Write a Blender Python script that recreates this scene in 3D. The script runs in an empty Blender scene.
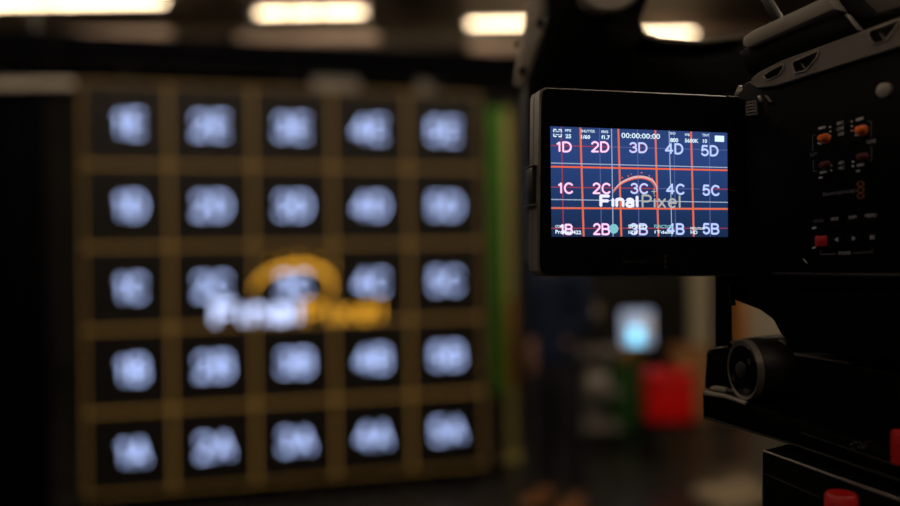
import bpy, bmesh, math, random
from mathutils import Matrix, Vector, Euler
random.seed(4)
PI = math.pi
C = bpy.context.scene.collection

# ------------------------------------------------------------------ camera
CAM = Vector((0, 0, 1.55)); FPX = 838.9; ROLL = -0.0141
sc = bpy.context.scene
cam = bpy.data.cameras.new('camera'); cam_o = bpy.data.objects.new('camera', cam); C.objects.link(cam_o)
cam.sensor_width = 36; cam.lens = 36 * FPX / 900
cam.clip_start = .02; cam.clip_end = 100
RIGHT = Vector((math.cos(ROLL), 0, math.sin(ROLL))); UP = Vector((-math.sin(ROLL), 0, math.cos(ROLL)))
cam_o.matrix_world = Matrix(((RIGHT.x, UP.x, 0, CAM.x), (0, 0, -1, CAM.y), (RIGHT.z, UP.z, 0, CAM.z), (0, 0, 0, 1)))
cam.dof.use_dof = True; cam.dof.focus_distance = .388
cam.dof.aperture_fstop = 2.9
sc.camera = cam_o
# ------------------------------------------------------------------ world and exposure
w = bpy.data.worlds.new('world'); sc.world = w; w.use_nodes = True
w.node_tree.nodes['Background'].inputs[0].default_value = (.5, .45, .4, 1)
w.node_tree.nodes['Background'].inputs[1].default_value = 0.0
sc.view_settings.view_transform = 'Standard'; sc.view_settings.look = 'None'
sc.view_settings.exposure = 0; sc.view_settings.gamma = 1; sc.view_settings.use_curve_mapping = False
LAMP = 9.0       # radiance of the far fluorescent tubes
OVERHEAD_LAMP = 75.0  # radiance of the overhead rows, one of them added for the background
sc.cycles.max_bounces = 6
sc.cycles.sample_clamp_indirect = 3

# ------------------------------------------------------------------ pixels to places
def ray(px, py):
    d = Vector((0, 1, 0)) + RIGHT * ((px - 450) / FPX) - UP * ((py - 253) / FPX)
    return d
def at(px, py, Y):
    return CAM + ray(px, py) * Y
def on_plane(px, py, p0, n):
    d = ray(px, py); return CAM + d * ((p0 - CAM).dot(n) / d.dot(n))

# ------------------------------------------------------------------ materials
MATS = {}
def mat(name, col, rough=.5, metal=0, spec=.5, var=0, scale=30, bump=0, coat=0):
    if name in MATS: return MATS[name]
    m = bpy.data.materials.new(name); m.use_nodes = True; nt = m.node_tree; b = nt.nodes['Principled BSDF']
    b.inputs['Base Color'].default_value = (*col, 1); b.inputs['Roughness'].default_value = rough
    b.inputs['Metallic'].default_value = metal; b.inputs['Specular IOR Level'].default_value = spec
    b.inputs['Coat Weight'].default_value = coat
    tc = nt.nodes.new('ShaderNodeTexCoord'); nz = nt.nodes.new('ShaderNodeTexNoise')
    nz.inputs['Scale'].default_value = scale; nz.inputs['Detail'].default_value = 4
    nt.links.new(tc.outputs['Object'], nz.inputs['Vector'])
    if var:
        mx = nt.nodes.new('ShaderNodeMix'); mx.data_type = 'RGBA'
        mx.inputs[6].default_value = (*[c * (1 - var) for c in col], 1)
        mx.inputs[7].default_value = (*[min(1, c * (1 + var)) for c in col], 1)
        nt.links.new(nz.outputs['Fac'], mx.inputs[0]); nt.links.new(mx.outputs[2], b.inputs['Base Color'])
        mr = nt.nodes.new('ShaderNodeMapRange')
        mr.inputs[3].default_value = max(0, rough - .08); mr.inputs[4].default_value = min(1, rough + .08)
        nt.links.new(nz.outputs['Fac'], mr.inputs[0]); nt.links.new(mr.outputs[0], b.inputs['Roughness'])
    if bump:
        bp = nt.nodes.new('ShaderNodeBump'); bp.inputs['Strength'].default_value = bump; bp.inputs['Distance'].default_value = .002
        nt.links.new(nz.outputs['Fac'], bp.inputs['Height']); nt.links.new(bp.outputs['Normal'], b.inputs['Normal'])
    MATS[name] = m; return m
def glow(name, col, s=1.0):
    if name in MATS: return MATS[name]
    m = bpy.data.materials.new(name); m.use_nodes = True; nt = m.node_tree
    b = nt.nodes['Principled BSDF']; b.inputs['Base Color'].default_value = (.01, .01, .01, 1); b.inputs['Roughness'].default_value = .5
    b.inputs['Emission Color'].default_value = (*col, 1); b.inputs['Emission Strength'].default_value = s
    MATS[name] = m; return m
def srgb(r, g, b, k=1.0):
    f = lambda c: (c / 255 / 12.92 if c <= 10 else ((c / 255 + .055) / 1.055) ** 2.4) * k
    return (f(r), f(g), f(b))

black = mat('black_metal', (.0016, .0015, .0015), .42, 0, .07, .2, 120, .15)
rubber = mat('black_rubber', (.002, .002, .002), .7, 0, .05, .2, 90, .3)
satin = mat('satin_black_metal', (.022, .020, .019), .38, .3, .5, .2, 100, .1)
grey = mat('grey_metal', (.26, .235, .21), .42, .3, .5, .15, 80, .1)
steel = mat('steel', (.32, .30, .28), .35, .9, .5, .15, 80)
red_p = mat('red_plastic', (.42, .006, .006), .4, 0, .5, .15, 60)
gloss = mat('black_glass', (.003, .003, .004), .12, 0, .25)

# ------------------------------------------------------------------ objects
def link(name, me, m=None, parent=None, label=None, cat=None, group=None, kind=None, loc=None):
    o = bpy.data.objects.new(name, me); C.objects.link(o)
    if m is not None and me is not None:
        me.materials.clear(); me.materials.append(m)
    if parent is not None: o.parent = parent
    if loc is not None: o.location = loc
    if label: o['label'] = label
    if cat: o['category'] = cat
    if group: o['group'] = group
    if kind: o['kind'] = kind
    return o
def thing(name, label, cat, loc=(0, 0, 0), rz=0, group=None):
    o = link(name, None, None, None, label, cat, group, None, loc); o.rotation_euler = (0, 0, rz); return o
def me_of(bm, name='mesh', smooth=None):
    bmesh.ops.recalc_face_normals(bm, faces=bm.faces[:])
    me = bpy.data.meshes.new(name); bm.to_mesh(me); bm.free()
    if smooth is not None:
        for p in me.polygons: p.use_smooth = True
        try: me.set_sharp_from_angle(angle=smooth)
        except Exception: pass
    return me
def add_box(bm, a, b, mw=None):
    vs = [bm.verts.new((x, y, z)) for x in (a[0], b[0]) for y in (a[1], b[1]) for z in (a[2], b[2])]
    for f in ((0, 1, 3, 2), (4, 6, 7, 5), (0, 4, 5, 1), (2, 3, 7, 6), (0, 2, 6, 4), (1, 5, 7, 3)):
        bm.faces.new([vs[i] for i in f])
    if mw is not None:
        for v in vs: v.co = mw @ v.co
    return vs
def bevel(bm, r, seg=2):
    bmesh.ops.recalc_face_normals(bm, faces=bm.faces[:])
    es = [e for e in bm.edges if len(e.link_faces) == 2 and e.calc_face_angle(0) > .5]
    bmesh.ops.bevel(bm, geom=es, offset=r, segments=seg, profile=.5, affect='EDGES', clamp_overlap=True)
def box(a, b, r=0, seg=2):
    bm = bmesh.new(); add_box(bm, a, b)
    if r: bevel(bm, r, seg)
    return me_of(bm, 'box', .6 if r else None)
def add_prism(bm, pts, d0, d1, axis=1):
    # outline pts in two axes, extruded along the third
    def P(p, d):
        return ((p[0], d, p[1]), (d, p[0], p[1]), (p[0], p[1], d))[(1, 0, 2).index(axis)]
    a = [bm.verts.new(P(p, d0)) for p in pts]; b = [bm.verts.new(P(p, d1)) for p in pts]
    n = len(pts); bm.faces.new(a); bm.faces.new(b[::-1])
    for i in range(n): bm.faces.new((a[i], a[(i + 1) % n], b[(i + 1) % n], b[i]))
def prism(pts, d0, d1, axis=1, r=0, seg=2):
    bm = bmesh.new(); add_prism(bm, pts, d0, d1, axis)
    if r: bevel(bm, r, seg)
    return me_of(bm, 'prism', .6 if r else None)
def add_tube(bm, a, b, r0, r1=None, n=16, caps=True):
    a = Vector(a); b = Vector(b); r1 = r0 if r1 is None else r1
    d = (b - a).normalized(); t = d.orthogonal().normalized(); s = d.cross(t)
    R0 = [bm.verts.new(a + (t * math.cos(2 * PI * i / n) + s * math.sin(2 * PI * i / n)) * r0) for i in range(n)]
    R1 = [bm.verts.new(b + (t * math.cos(2 * PI * i / n) + s * math.sin(2 * PI * i / n)) * r1) for i in range(n)]
    for i in range(n): bm.faces.new((R0[i], R0[(i + 1) % n], R1[(i + 1) % n], R1[i]))
    if caps: bm.faces.new(R0[::-1]); bm.faces.new(R1)
def tube(a, b, r0, r1=None, n=24):
    bm = bmesh.new(); add_tube(bm, a, b, r0, r1, n); return me_of(bm, 'tube', .6)
def lathe(a, d, prof, n=40):
    """profile (distance along d, radius) turned about the axis a + t*d"""
    bm = bmesh.new(); a = Vector(a); d = Vector(d).normalized(); t = d.orthogonal().normalized(); s = d.cross(t); rings = []
    for h, r in prof:
        rings.append([bm.verts.new(a + d * h + (t * math.cos(2 * PI * i / n) + s * math.sin(2 * PI * i / n)) * max(r, 1e-5)) for i in range(n)])
    for q in range(len(rings) - 1):
        for i in range(n): bm.faces.new((rings[q][i], rings[q][(i + 1) % n], rings[q + 1][(i + 1) % n], rings[q + 1][i]))
    bm.faces.new(rings[0][::-1]); bm.faces.new(rings[-1])
    return me_of(bm, 'lathe', .6)
def sweep(pts, r, n=10):
    bm = bmesh.new(); pts = [Vector(p) for p in pts]; rings = []
    for i, p in enumerate(pts):
        d = (pts[min(i + 1, len(pts) - 1)] - pts[max(i - 1, 0)]).normalized()
        t = d.cross(Vector((.13, .31, .94))).normalized(); s = d.cross(t)
        rr = r[i] if isinstance(r, (list, tuple)) else r
        rings.append([bm.verts.new(p + (t * math.cos(2 * PI * k / n) + s * math.sin(2 * PI * k / n)) * rr) for k in range(n)])
    for q in range(len(rings) - 1):
        for k in range(n): bm.faces.new((rings[q][k], rings[q][(k + 1) % n], rings[q + 1][(k + 1) % n], rings[q + 1][k]))
    bm.faces.new(rings[0][::-1]); bm.faces.new(rings[-1])
    return me_of(bm, 'sweep', .9)

def text_mesh(s, x0, x1, z0, z1, y, bold=0.0, thick=0, spacing=1.0):
    """lettering fitted to a rectangle of the local XZ plane, facing -Y"""
    cu = bpy.data.curves.new('lettering', 'FONT'); cu.body = s; cu.offset = bold; cu.resolution_u = 3; cu.space_character = spacing
    cu.extrude = 0
    o = bpy.data.objects.new('tmp', cu); C.objects.link(o)
    dg = bpy.context.evaluated_depsgraph_get(); me = bpy.data.meshes.new_from_object(o.evaluated_get(dg)); bpy.data.objects.remove(o)
    bpy.data.curves.remove(cu)
    xs = [v.co.x for v in me.vertices]; ys = [v.co.y for v in me.vertices]
    ax, bx, ay, by = min(xs), max(xs), min(ys), max(ys)
    for v in me.vertices:
        v.co = (x0 + (v.co.x - ax) / (bx - ax) * (x1 - x0), y, z0 + (v.co.y - ay) / (by - ay) * (z1 - z0))
    return me
def _arc(cx, cy, rx, ry, a0, a1, n=12):
    return [(cx + rx * math.cos(math.radians(a0 + (a1 - a0) * i / n)), cy + ry * math.sin(math.radians(a0 + (a1 - a0) * i / n))) for i in range(n + 1)]
STROKES = {   # width, strokes; capital height 1
    '1': (.30, [[(0, .80), (.13, .85), (.22, 1)], [(.22, 1), (.22, 0)]]),
    '2': (.60, [_arc(.30, .71, .28, .29, 170, -30) + [(.02, 0), (.60, 0)]]),
    '3': (.60, [_arc(.30, .75, .26, .25, 165, -90), _arc(.30, .27, .30, .27, 90, -165)]),
    '4': (.66, [[(.48, 0), (.48, 1), (0, .30), (.66, .30)]]),
    '5': (.60, [[(.54, 1), (.10, 1), (.04, .50)] + _arc(.29, .32, .30, .32, 140, -160)]),
    'A': (.74, [[(0, 0), (.37, 1), (.74, 0)], [(.13, .34), (.61, .34)]]),
    'B': (.66, [[(0, 0), (0, 1), (.36, 1)] + _arc(.36, .765, .25, .235, 90, -90) + [(0, .53)], [(.36, .53)] + _arc(.38, .265, .28, .265, 90, -90) + [(0, 0)]]),
    'C': (.72, [_arc(.38, .5, .38, .5, 38, 322, 20)]),
    'D': (.68, [[(0, 0), (0, 1), (.28, 1)] + _arc(.28, .5, .40, .5, 90, -90, 16) + [(0, 0)]]),
    'E': (.58, [[(.58, 1), (0, 1), (0, 0), (.58, 0)], [(0, .52), (.52, .52)]]),
    'F': (.54, [[(0, 0), (0, 1), (.54, 1)], [(0, .52), (.48, .52)]]),
    'P': (.56, [[(0, 0), (0, 1), (.30, 1)] + _arc(.30, .74, .26, .26, 90, -90) + [(0, .48)]]),
    'I': (.02, [[(.01, 0), (.01, .72)]]), 'l': (.02, [[(.01, 0), (.01, 1)]]),
    'i': (.02, [[(.01, 0), (.01, .72)], [(.01, .98), (.01, 1.0)]]),
    'n': (.42, [[(0, 0), (0, .72)], [(0, .45)] + _arc(.21, .50, .21, .22, 160, 0) + [(.42, 0)]]),
    'a': (.44, [_arc(.21, .52, .20, .20, 150, 0) + [(.42, 0)], _arc(.20, .21, .20, .21, 0, 360, 16)]),
    'x': (.46, [[(0, 0), (.46, .72)], [(0, .72), (.46, 0)]]),
    'e': (.48, [[(.02, .38), (.48, .38)] + _arc(.24, .36, .24, .36, 5, 315, 18)]),
}
def stroke_text(s, x0, x1, z0, z1, y, wd, gap=.22):
    """monoline lettering of stroke width wd fitted into a rectangle of the local XZ plane"""
    bm = bmesh.new(); tot = sum(STROKES[c][0] for c in s) + gap * (len(s) - 1)
    x0 += wd / 2; x1 -= wd / 2; z0 += wd / 2; z1 -= wd / 2; kx = (x1 - x0) / tot; kz = z1 - z0; cx = 0
    for c in s:
        w_, L = STROKES[c]
        for pl in L:
            P = [(x0 + (cx + a) * kx, z0 + b * kz) for a, b in pl]; n = len(P)
            N = []
            for i in range(n):
                d0 = Vector(P[i]) - Vector(P[i - 1]) if i else None; d1 = Vector(P[i + 1]) - Vector(P[i]) if i < n - 1 else None
                for d in (d0, d1):
                    if d is not None and d.length > 1e-9: N.append(d)
            for i in range(n - 1):
                d = Vector(P[i + 1]) - Vector(P[i])
                if d.length < 1e-9: continue
                d.normalize(); q = Vector((-d.y, d.x)) * wd / 2
                bm.faces.new([bm.verts.new((P[j][0] + e * q.x, y, P[j][1] + e * q.y)) for j, e in ((i, 1), (i + 1, 1), (i + 1, -1), (i, -1))])
            for i in range(n):   # joints
                sh = 4 if i in (0, n - 1) else 8
                r = wd / 2 * (1.0 if sh == 8 else .72)
                bm.faces.new([bm.verts.new((P[i][0] + r * math.cos(PI / 4 + 2 * PI * k / sh), y, P[i][1] + r * math.sin(PI / 4 + 2 * PI * k / sh))) for k in range(sh)])
        cx += w_ + gap
    return me_of(bm, 'lettering')
def strips(segs, y):
    """flat printed strips in the local XZ plane facing -Y; segs: (x0,z0,x1,z1,width)"""
    bm = bmesh.new()
    for x0, z0, x1, z1, wd in segs:
        d = Vector((x1 - x0, z1 - z0)).normalized(); n = Vector((-d.y, d.x)) * wd / 2
        a = [bm.verts.new((x0 + n.x, y, z0 + n.y)), bm.verts.new((x1 + n.x, y, z1 + n.y)), bm.verts.new((x1 - n.x, y, z1 - n.y)), bm.verts.new((x0 - n.x, y, z0 - n.y))]
        bm.faces.new(a)
    return me_of(bm, 'strips')
def arc_mesh(P, w0, w1, y):
    """a swoosh along points P in XZ whose width goes w0 .. w1 .. w0"""
    bm = bmesh.new(); L = []; n = len(P)
    for i, p in enumerate(P):
        d = (Vector(P[min(i + 1, n - 1)]) - Vector(P[max(i - 1, 0)])).normalized(); q = Vector((-d.y, d.x))
        k = (w0 + (w1 - w0) * math.sin(PI * i / (n - 1))) / 2
        L.append((bm.verts.new((p[0] + q.x * k, y, p[1] + q.y * k)), bm.verts.new((p[0] - q.x * k, y, p[1] - q.y * k))))
    for i in range(n - 1): bm.faces.new((L[i][0], L[i + 1][0], L[i + 1][1], L[i][1]))
    return me_of(bm, 'arc')
def spline(K, n=24):
    out = []
    for i in range(len(K) - 1):
        p0, p1, p2, p3 = K[max(i - 1, 0)], K[i], K[i + 1], K[min(i + 2, len(K) - 1)]
        for j in range(n // (len(K) - 1) + 1):
            t = j / (n // (len(K) - 1) + 1)
            out.append(tuple(.5 * (2 * b + (c - a) * t + (2 * a - 5 * b + 4 * c - d) * t * t + (-a + 3 * b - 3 * c + d) * t ** 3) for a, b, c, d in zip(p0, p1, p2, p3)))
    out.append(K[-1]); return out

# ------------------------------------------------------------------ room
floor_m = mat('dark_floor', (.026, .023, .020), .28, 0, .5, .35, 3, .05)
wall_m = mat('dark_wall', (.028, .025, .021), .8, 0, .3, .3, 2)
ceil_m = mat('dark_ceiling', (.26, .22, .18), .85, 0, .3, .4, 3)
X0, X1, Y0, Y1, H = -6.5, 7.5, -4.5, 12.0, 4.15
link('floor', box((X0, Y0, -.1), (X1, Y1, 0)), floor_m, kind='structure')
link('ceiling', box((X0, Y0, H), (X1, Y1, H + .1)), ceil_m, kind='structure')
link('wall_back', box((X0, Y1, 0), (X1, Y1 + .1, H)), wall_m, kind='structure')
link('wall_front', box((X0, Y0 - .1, 0), (X1, Y0, H)), wall_m, kind='structure')
link('wall_left', box((X0 - .1, Y0, 0), (X0, Y1, H)), wall_m, kind='structure')
link('wall_right', box((X1, Y0, 0), (X1 + .1, Y1, H)), wall_m, kind='structure')
joist_m = mat('painted_joist', (.24, .205, .165), .7, 0, .3, .3, 5)
for i, y in enumerate((-2.5, 0.5, 3.5, 6.3, 7.6, 9.6, 11.0)):
    link('ceiling_joist', box((X0 + .02, y - .06, H - .22), (X1 - .02, y + .06, H - .001), .01), joist_m, kind='structure')

# ------------------------------------------------------------------ strip lamps
tube_m = glow('fluorescent_tube', (1.0, .75, .47), LAMP); overhead_m = glow('overhead_tube', (1.0, .82, .62), OVERHEAD_LAMP)
housing_m = mat('lamp_housing', (.28, .26, .23), .5, 0, .5, .1, 20)
def strip_light(xa, xb, y, z, label, straps=(), group=None, tm=None):
    t = thing('strip_light', label, 'ceiling light', ((xa + xb) / 2, y, z), 0, group)
    hl = (xb - xa) / 2
    link('housing', box((-hl, -.024, .035), (hl, .024, .10), .008), housing_m, t)
    link('tube', lathe((-hl + .03, 0, 0), (1, 0, 0), [(0, .012), (.006, .021), (2 * hl - .066, .021), (2 * hl - .06, .012)], 16), tm or tube_m, t)
    for s in (-1, 1):
        link('end_cap', box((s * hl - .02 * (s > 0) - .0 , -.03, -.03), (s * hl + .02 * (s < 0), .03, .035), .004), housing_m, t)
        link('hanger_rod', tube((s * hl * .8, 0, .10), (s * hl * .8, 0, H - z), .006, n=8), steel, t)
    for sx in straps:
        link('strap', box((sx - (xa + xb) / 2 - .014, -.032, -.032), (sx - (xa + xb) / 2 + .014, .032, .034), .004), black, t)
    return t
def lampx(px, Y): return at(px, 10, Y).x
lab = ['long glowing strip lamp in the top left corner of the photo', 'glowing strip lamp in three bright stretches above the video wall centre',
       'glowing strip lamp right above the video wall corner, cut by the camera rig', 'glowing strip lamp seen through the gap over the flip-out monitor']
for (pa, pb, py, Yd), lb in zip(((-130, 168, 3.5, 8.2), (255, 368, 12.5, 8.5), (466, 563, 23.5, 8.8), (600, 696, 34.5, 9.1)), lab):
    p = at((pa + pb) / 2, py, Yd)
    st = (at(291, 12, Yd).x, at(321, 12, Yd).x) if pa == 255 else ()
    strip_light(lampx(pa, Yd), lampx(pb, Yd), Yd, p.z, lb, st, 'strip lamps under the ceiling')
# the rows that go on over and behind the photographer, plus one added row
for y, rl in ((-1.4, 'behind the photographer'), (1.9, 'over the video camera'), (4.1, 'just in front of the video wall as added fill')):  # wall-side row is out of view, added to light the background
    for x, cl in ((-4.2, 'far left'), (-1.4, 'inner left'), (1.4, 'inner right'), (4.2, 'far right')):
        strip_light(x - .6, x + .6, y, 3.9, 'strip lamp hung high %s, %s of its row' % (rl, cl), (), 'strip lamps overhead', overhead_m)

for x in (-3.4, -.6, 2.2, 5.0):  # unseen row added to brighten the ceiling and the things behind
    strip_light(x - .6, x + .6, 6.75, 3.9, 'added fill lamp hung high past the video wall, %s' % {-3.4: 'far over the black drape', -.6: 'over its middle tiles', 2.2: 'over the person in navy', 5.0: 'over the right-hand wall side'}[x], (), 'added fill lamps behind the wall', glow('fill_lamp_tube', (1.0, .82, .62), 30))

# plain tan boxes hung just under the lamps
tan_m = mat('tan_paint', (.62, .46, .36), .6, 0, .4, .25, 6)
for (pa, pb, ya, yb, Yd), lb in zip(((22, 172, 33, 42, 7.7), (238, 378, 36, 44, 7.8), (470, 600, 44, 54, 7.9), (648, 772, 20, 37, 9.5)),
        ('tan box hanging under the top left strip lamp', 'tan box hanging under the middle strip lamp', 'tan box hanging under the strip lamp beside the camera rig', 'tan box seen through the gap above the flip-out monitor')):
    a = at(pa, yb, Yd); b = at(pb, ya, Yd)
    t = thing('tan_box', lb, 'duct', ((a.x + b.x) / 2, Yd, a.z), 0, 'tan boxes'); hl = (b.x - a.x) / 2; hh = abs(at(pa, ya, Yd).z - a.z)
    link('box_body', box((-hl, -.06, 0), (hl, .06, hh), .01), tan_m, t)
    for s in (-1, 1):
        link('hanger_rod', tube((s * hl * .8, 0, hh - .002), (s * hl * .8, 0, H - a.z), .006, n=8), steel, t)

# ------------------------------------------------------------------ video wall
WY = .2517; CELL = .5; WP = Vector((-2.206, 5.039, 2.615))
led = thing('video_wall', 'large dark video wall of 25 square tiles with yellow grid and lettering', 'video wall', (WP.x, WP.y, 0), WY)
ZT = WP.z
wdir = Vector((math.cos(WY), math.sin(WY), 0)); wn = Vector((-math.sin(WY), math.cos(WY), 0))
def on_wall(px, py):
    p = on_plane(px, py, WP, wn); return ((p - WP).dot(wdir), p.z)
panel_m = mat('video_tile', (.010, .008, .007), .55, 0, .2, .15, 40)
g_line = glow('yellow_grid_glow', srgb(255, 190, 92), .25)
g_digit = glow('pale_blue_letter_glow', (.34, .43, .74), 3.4)
pm = box((.001, 0, .001), (CELL - .001, .07, CELL - .001), .0015, 1)
lw = .0065
bmesh_border = strips([(0.001, lw / 2 + .001, CELL - .001, lw / 2 + .001, lw), (0.001, CELL - lw / 2 - .001, CELL - .001, CELL - lw / 2 - .001, lw),
                       (lw / 2 + .001, .001, lw / 2 + .001, CELL - .001, lw), (CELL - lw / 2 - .001, .001, CELL - lw / 2 - .001, CELL - .001, lw)], -.0006)
for r in range(5):
    for c in range(5):
        z = ZT - CELL * (r + 1)
        p = link('tile', pm, panel_m, led, loc=(CELL * c, 0, z))
        link('border_line', bmesh_border, g_line, p)
        s = '12345'[c] + 'EDCBA'[r]
        wdt, off = (.32, .045) if c == 0 else (.42, -.005)
        me = stroke_text(s, CELL * (.5 + off - wdt / 2), CELL * (.5 + off + wdt / 2), CELL * .355, CELL * .645, -.001, .0155, .38)
        link('lettering', me, g_digit, p)
# logo over the tiles
g_w = glow('white_logo_glow', (.56, .65, 1.0), 2.2); g_o = glow('orange_logo_glow', (1.0, .46, .03), 1.35)
a = on_wall(213, 325); b = on_wall(299, 300)
link('logo_lettering', stroke_text('FInal', a[0], b[0], a[1], a[1] + .145, -.0025, .030, .26), g_w, led)
a2 = on_wall(303, 323)
link('logo_lettering', stroke_text('Pixel', a2[0], on_wall(382, 320)[0], a2[1] - .004, a2[1] + .137, -.0025, .020, .24), g_o, led)
K = spline([on_wall(*p) for p in ((252, 290), (262, 277), (280, 268), (302, 265), (320, 269), (330, 279), (330, 296))])
link('logo_arc', arc_mesh(K, .010, .034, -.002), g_o, led)
bm = bmesh.new()
for px, py in ((270, 262), (284, 258), (300, 256), (318, 259), (334, 266)):
    x, z = on_wall(px, py); add_prism(bm, [(x - .012, z), (x, z - .012), (x + .012, z), (x, z + .012)], -.0024, -.0018)
link('logo_spark', me_of(bm), g_o, led)
# frame, feet, top truss behind the tiles
bm = bmesh.new()
for x in (.25, 1.25, 2.25):
    add_box(bm, (x - .03, .072, .03), (x + .03, .13, ZT + .1)); add_box(bm, (x - .03, .072, .0), (x + .03, .9, .05))
for z in (.2, 1.2, 2.2): add_box(bm, (0, .075, z), (2.5, .12, z + .05))
link('rear_frame', me_of(bm), black, led)
bm = bmesh.new(); add_box(bm, (-.0, .0, .02), (2.5, .07, ZT - 2.5 - .004)); link('base_rail', me_of(bm), black, led)

# ------------------------------------------------------------------ truss over the wall
tr = thing('lighting_truss', 'black truss beam running above the video wall', 'truss', (WP.x - 1.6, WP.y - .12, ZT + .14), WY)
for dy in (0, .2):
    for dz in (0.0, .2):
        link('chord', tube((0, dy, dz), (5.2, dy, dz), .025, n=12), black, tr)
bm = bmesh.new()
for i in range(26):
    x = i * .2
    for dy in (0, .2): add_tube(bm, (x, dy, 0 if i % 2 else .2), (x + .2, dy, .2 if i % 2 else 0), .010, n=8)
    add_tube(bm, (x, 0, 0), (x, .2, 0), .010, n=8)
ob = link('brace', me_of(bm), black, tr)
link('skirt', box((0, -.012, .02), (5.2, -.03 + .0, .17), .004), mat('black_cloth', (.0022, .002, .003), .95, 0, .02, .3, 50), tr)
for x in (.3, 4.9):
    link('suspension_wire', tube((x, .1, .2), (x, .1, H - ZT - .14), .006, n=8), steel, tr)
for x in (.0, 5.2):
    link('end_plate', box((x - .01, -.02, -.03), (x + .01, .22, .23)), black, tr)
# pale boards clamped on the truss
pale = mat('pale_board', (.6, .52, .43), .7, 0, .3, .2, 9)
for (pa, pb, ya, yb, Yd), al, lb in zip(((-40, 74, 80, 88, 4.7), (324, 378, 84, 90, 4.95), (449, 466, 87, 95, 4.95)), (1, .35, .35),
        ('pale board along the top of the black drape', 'small grey plate under the truss above the number four column', 'small grey clamp plate at the top right of the video wall')):
    a = at(pa, yb, Yd); b = at(pb, ya, Yd)
    if al == 1:
        t = thing('pale_board', lb, 'board', (a.x, Yd, a.z))
        link('plate_body', box((0, -.01, 0), (b.x - a.x, .01, b.z - a.z), .003), pale, t)
        for fx in (.2, .8):
            link('hook', tube(((b.x - a.x) * fx, 0, b.z - a.z - .002), ((b.x - a.x) * fx, 0, H - a.z), .005, n=8), black, t)
    else:
        TI = (Matrix.Translation((WP.x - 1.6, WP.y - .12, ZT + .14)) @ Matrix.Rotation(WY, 4, 'Z')).inverted()
        p0 = TI @ a; p1 = TI @ b
        link('clamp_plate', box((p0.x, -.05, p0.z), (p1.x, -.03, max(p1.z, -.015)), .003), mat('dull_plate', (.15, .135, .12), .6, 0, .4, .1, 9), tr)

# ------------------------------------------------------------------ black drape left of the wall
def drape(name, x0, x1, y, z0, z1, m, folds, label, cat, depth=.05, parent=None):
    bm = bmesh.new(); n = folds * 10; A = []
    for i in range(n + 1):
        x = x0 + (x1 - x0) * i / n; d = depth * math.sin(i / 10 * 2 * PI) * (.8 + .3 * math.sin(i * .37)); A.append((x, y + d))
    cols = [[bm.verts.new((x, yy + .006 * k, z)) for z in (z0, (z0 + z1) / 2, z1)] for k in (0,) for x, yy in A]
    for i in range(n):
        for j in range(2): bm.faces.new((cols[i][j], cols[i + 1][j], cols[i + 1][j + 1], cols[i][j + 1]))
    me = me_of(bm, name, 3.0); o = link(name, me, m, parent, label, cat)
    md = o.modifiers.new('thickness', 'SOLIDIFY'); md.thickness = .006
    return o
drape('black_drape', -4.2, -2.28, 4.75, .01, 2.52, MATS['black_cloth'], 14, 'black curtain hanging at the left of the video wall', 'curtain')

# ------------------------------------------------------------------ green strip and post beside the wall
green_m = mat('green_cloth', (.055, .23, .022), .85, 0, .2, .25, 12)
olive_m = mat('olive_timber', (.42, .36, .12), .7, 0, .3, .3, 8)
t = thing('green_banner', 'narrow green cloth strip hanging at the right edge of the video wall', 'cloth strip', (at(490, 250, 5.9).x, 5.9, 0))
h0 = at(495, 395, 5.9).z; h1 = at(495, 108, 5.9).z; wd = at(503, 250, 5.9).x - at(490, 250, 5.9).x
link('cloth', box((0, 0, h0), (wd, .012, h1), .003), green_m, t)
link('pole', tube((wd / 2, .03, 0), (wd / 2, .03, h1 + .05), .015, n=12), black, t)
link('base', box((-.02, -.06, 0), (wd + .01, .12, .03), .005), black, t)
t = thing('timber_post', 'upright olive timber post just right of the green strip', 'post', (at(504, 250, 6.3).x, 6.3, 0))
wd = at(513, 250, 6.1).x - at(503, 250, 6.1).x
link('post_body', box((0, 0, .02), (wd, .05, at(507, 102, 6.1).z), .004), olive_m, t)
link('foot', box((-.03, -.1, 0), (.1, .14, .02), .004), olive_m, t)
link('amber_tape', box((-.004, -.006, at(507, 392, 6.1).z), (wd + .004, .0, at(507, 300, 6.1).z), .001), mat('amber_tape', (.34, .16, .02), .6, 0, .4, .1, 20), t)

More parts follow.
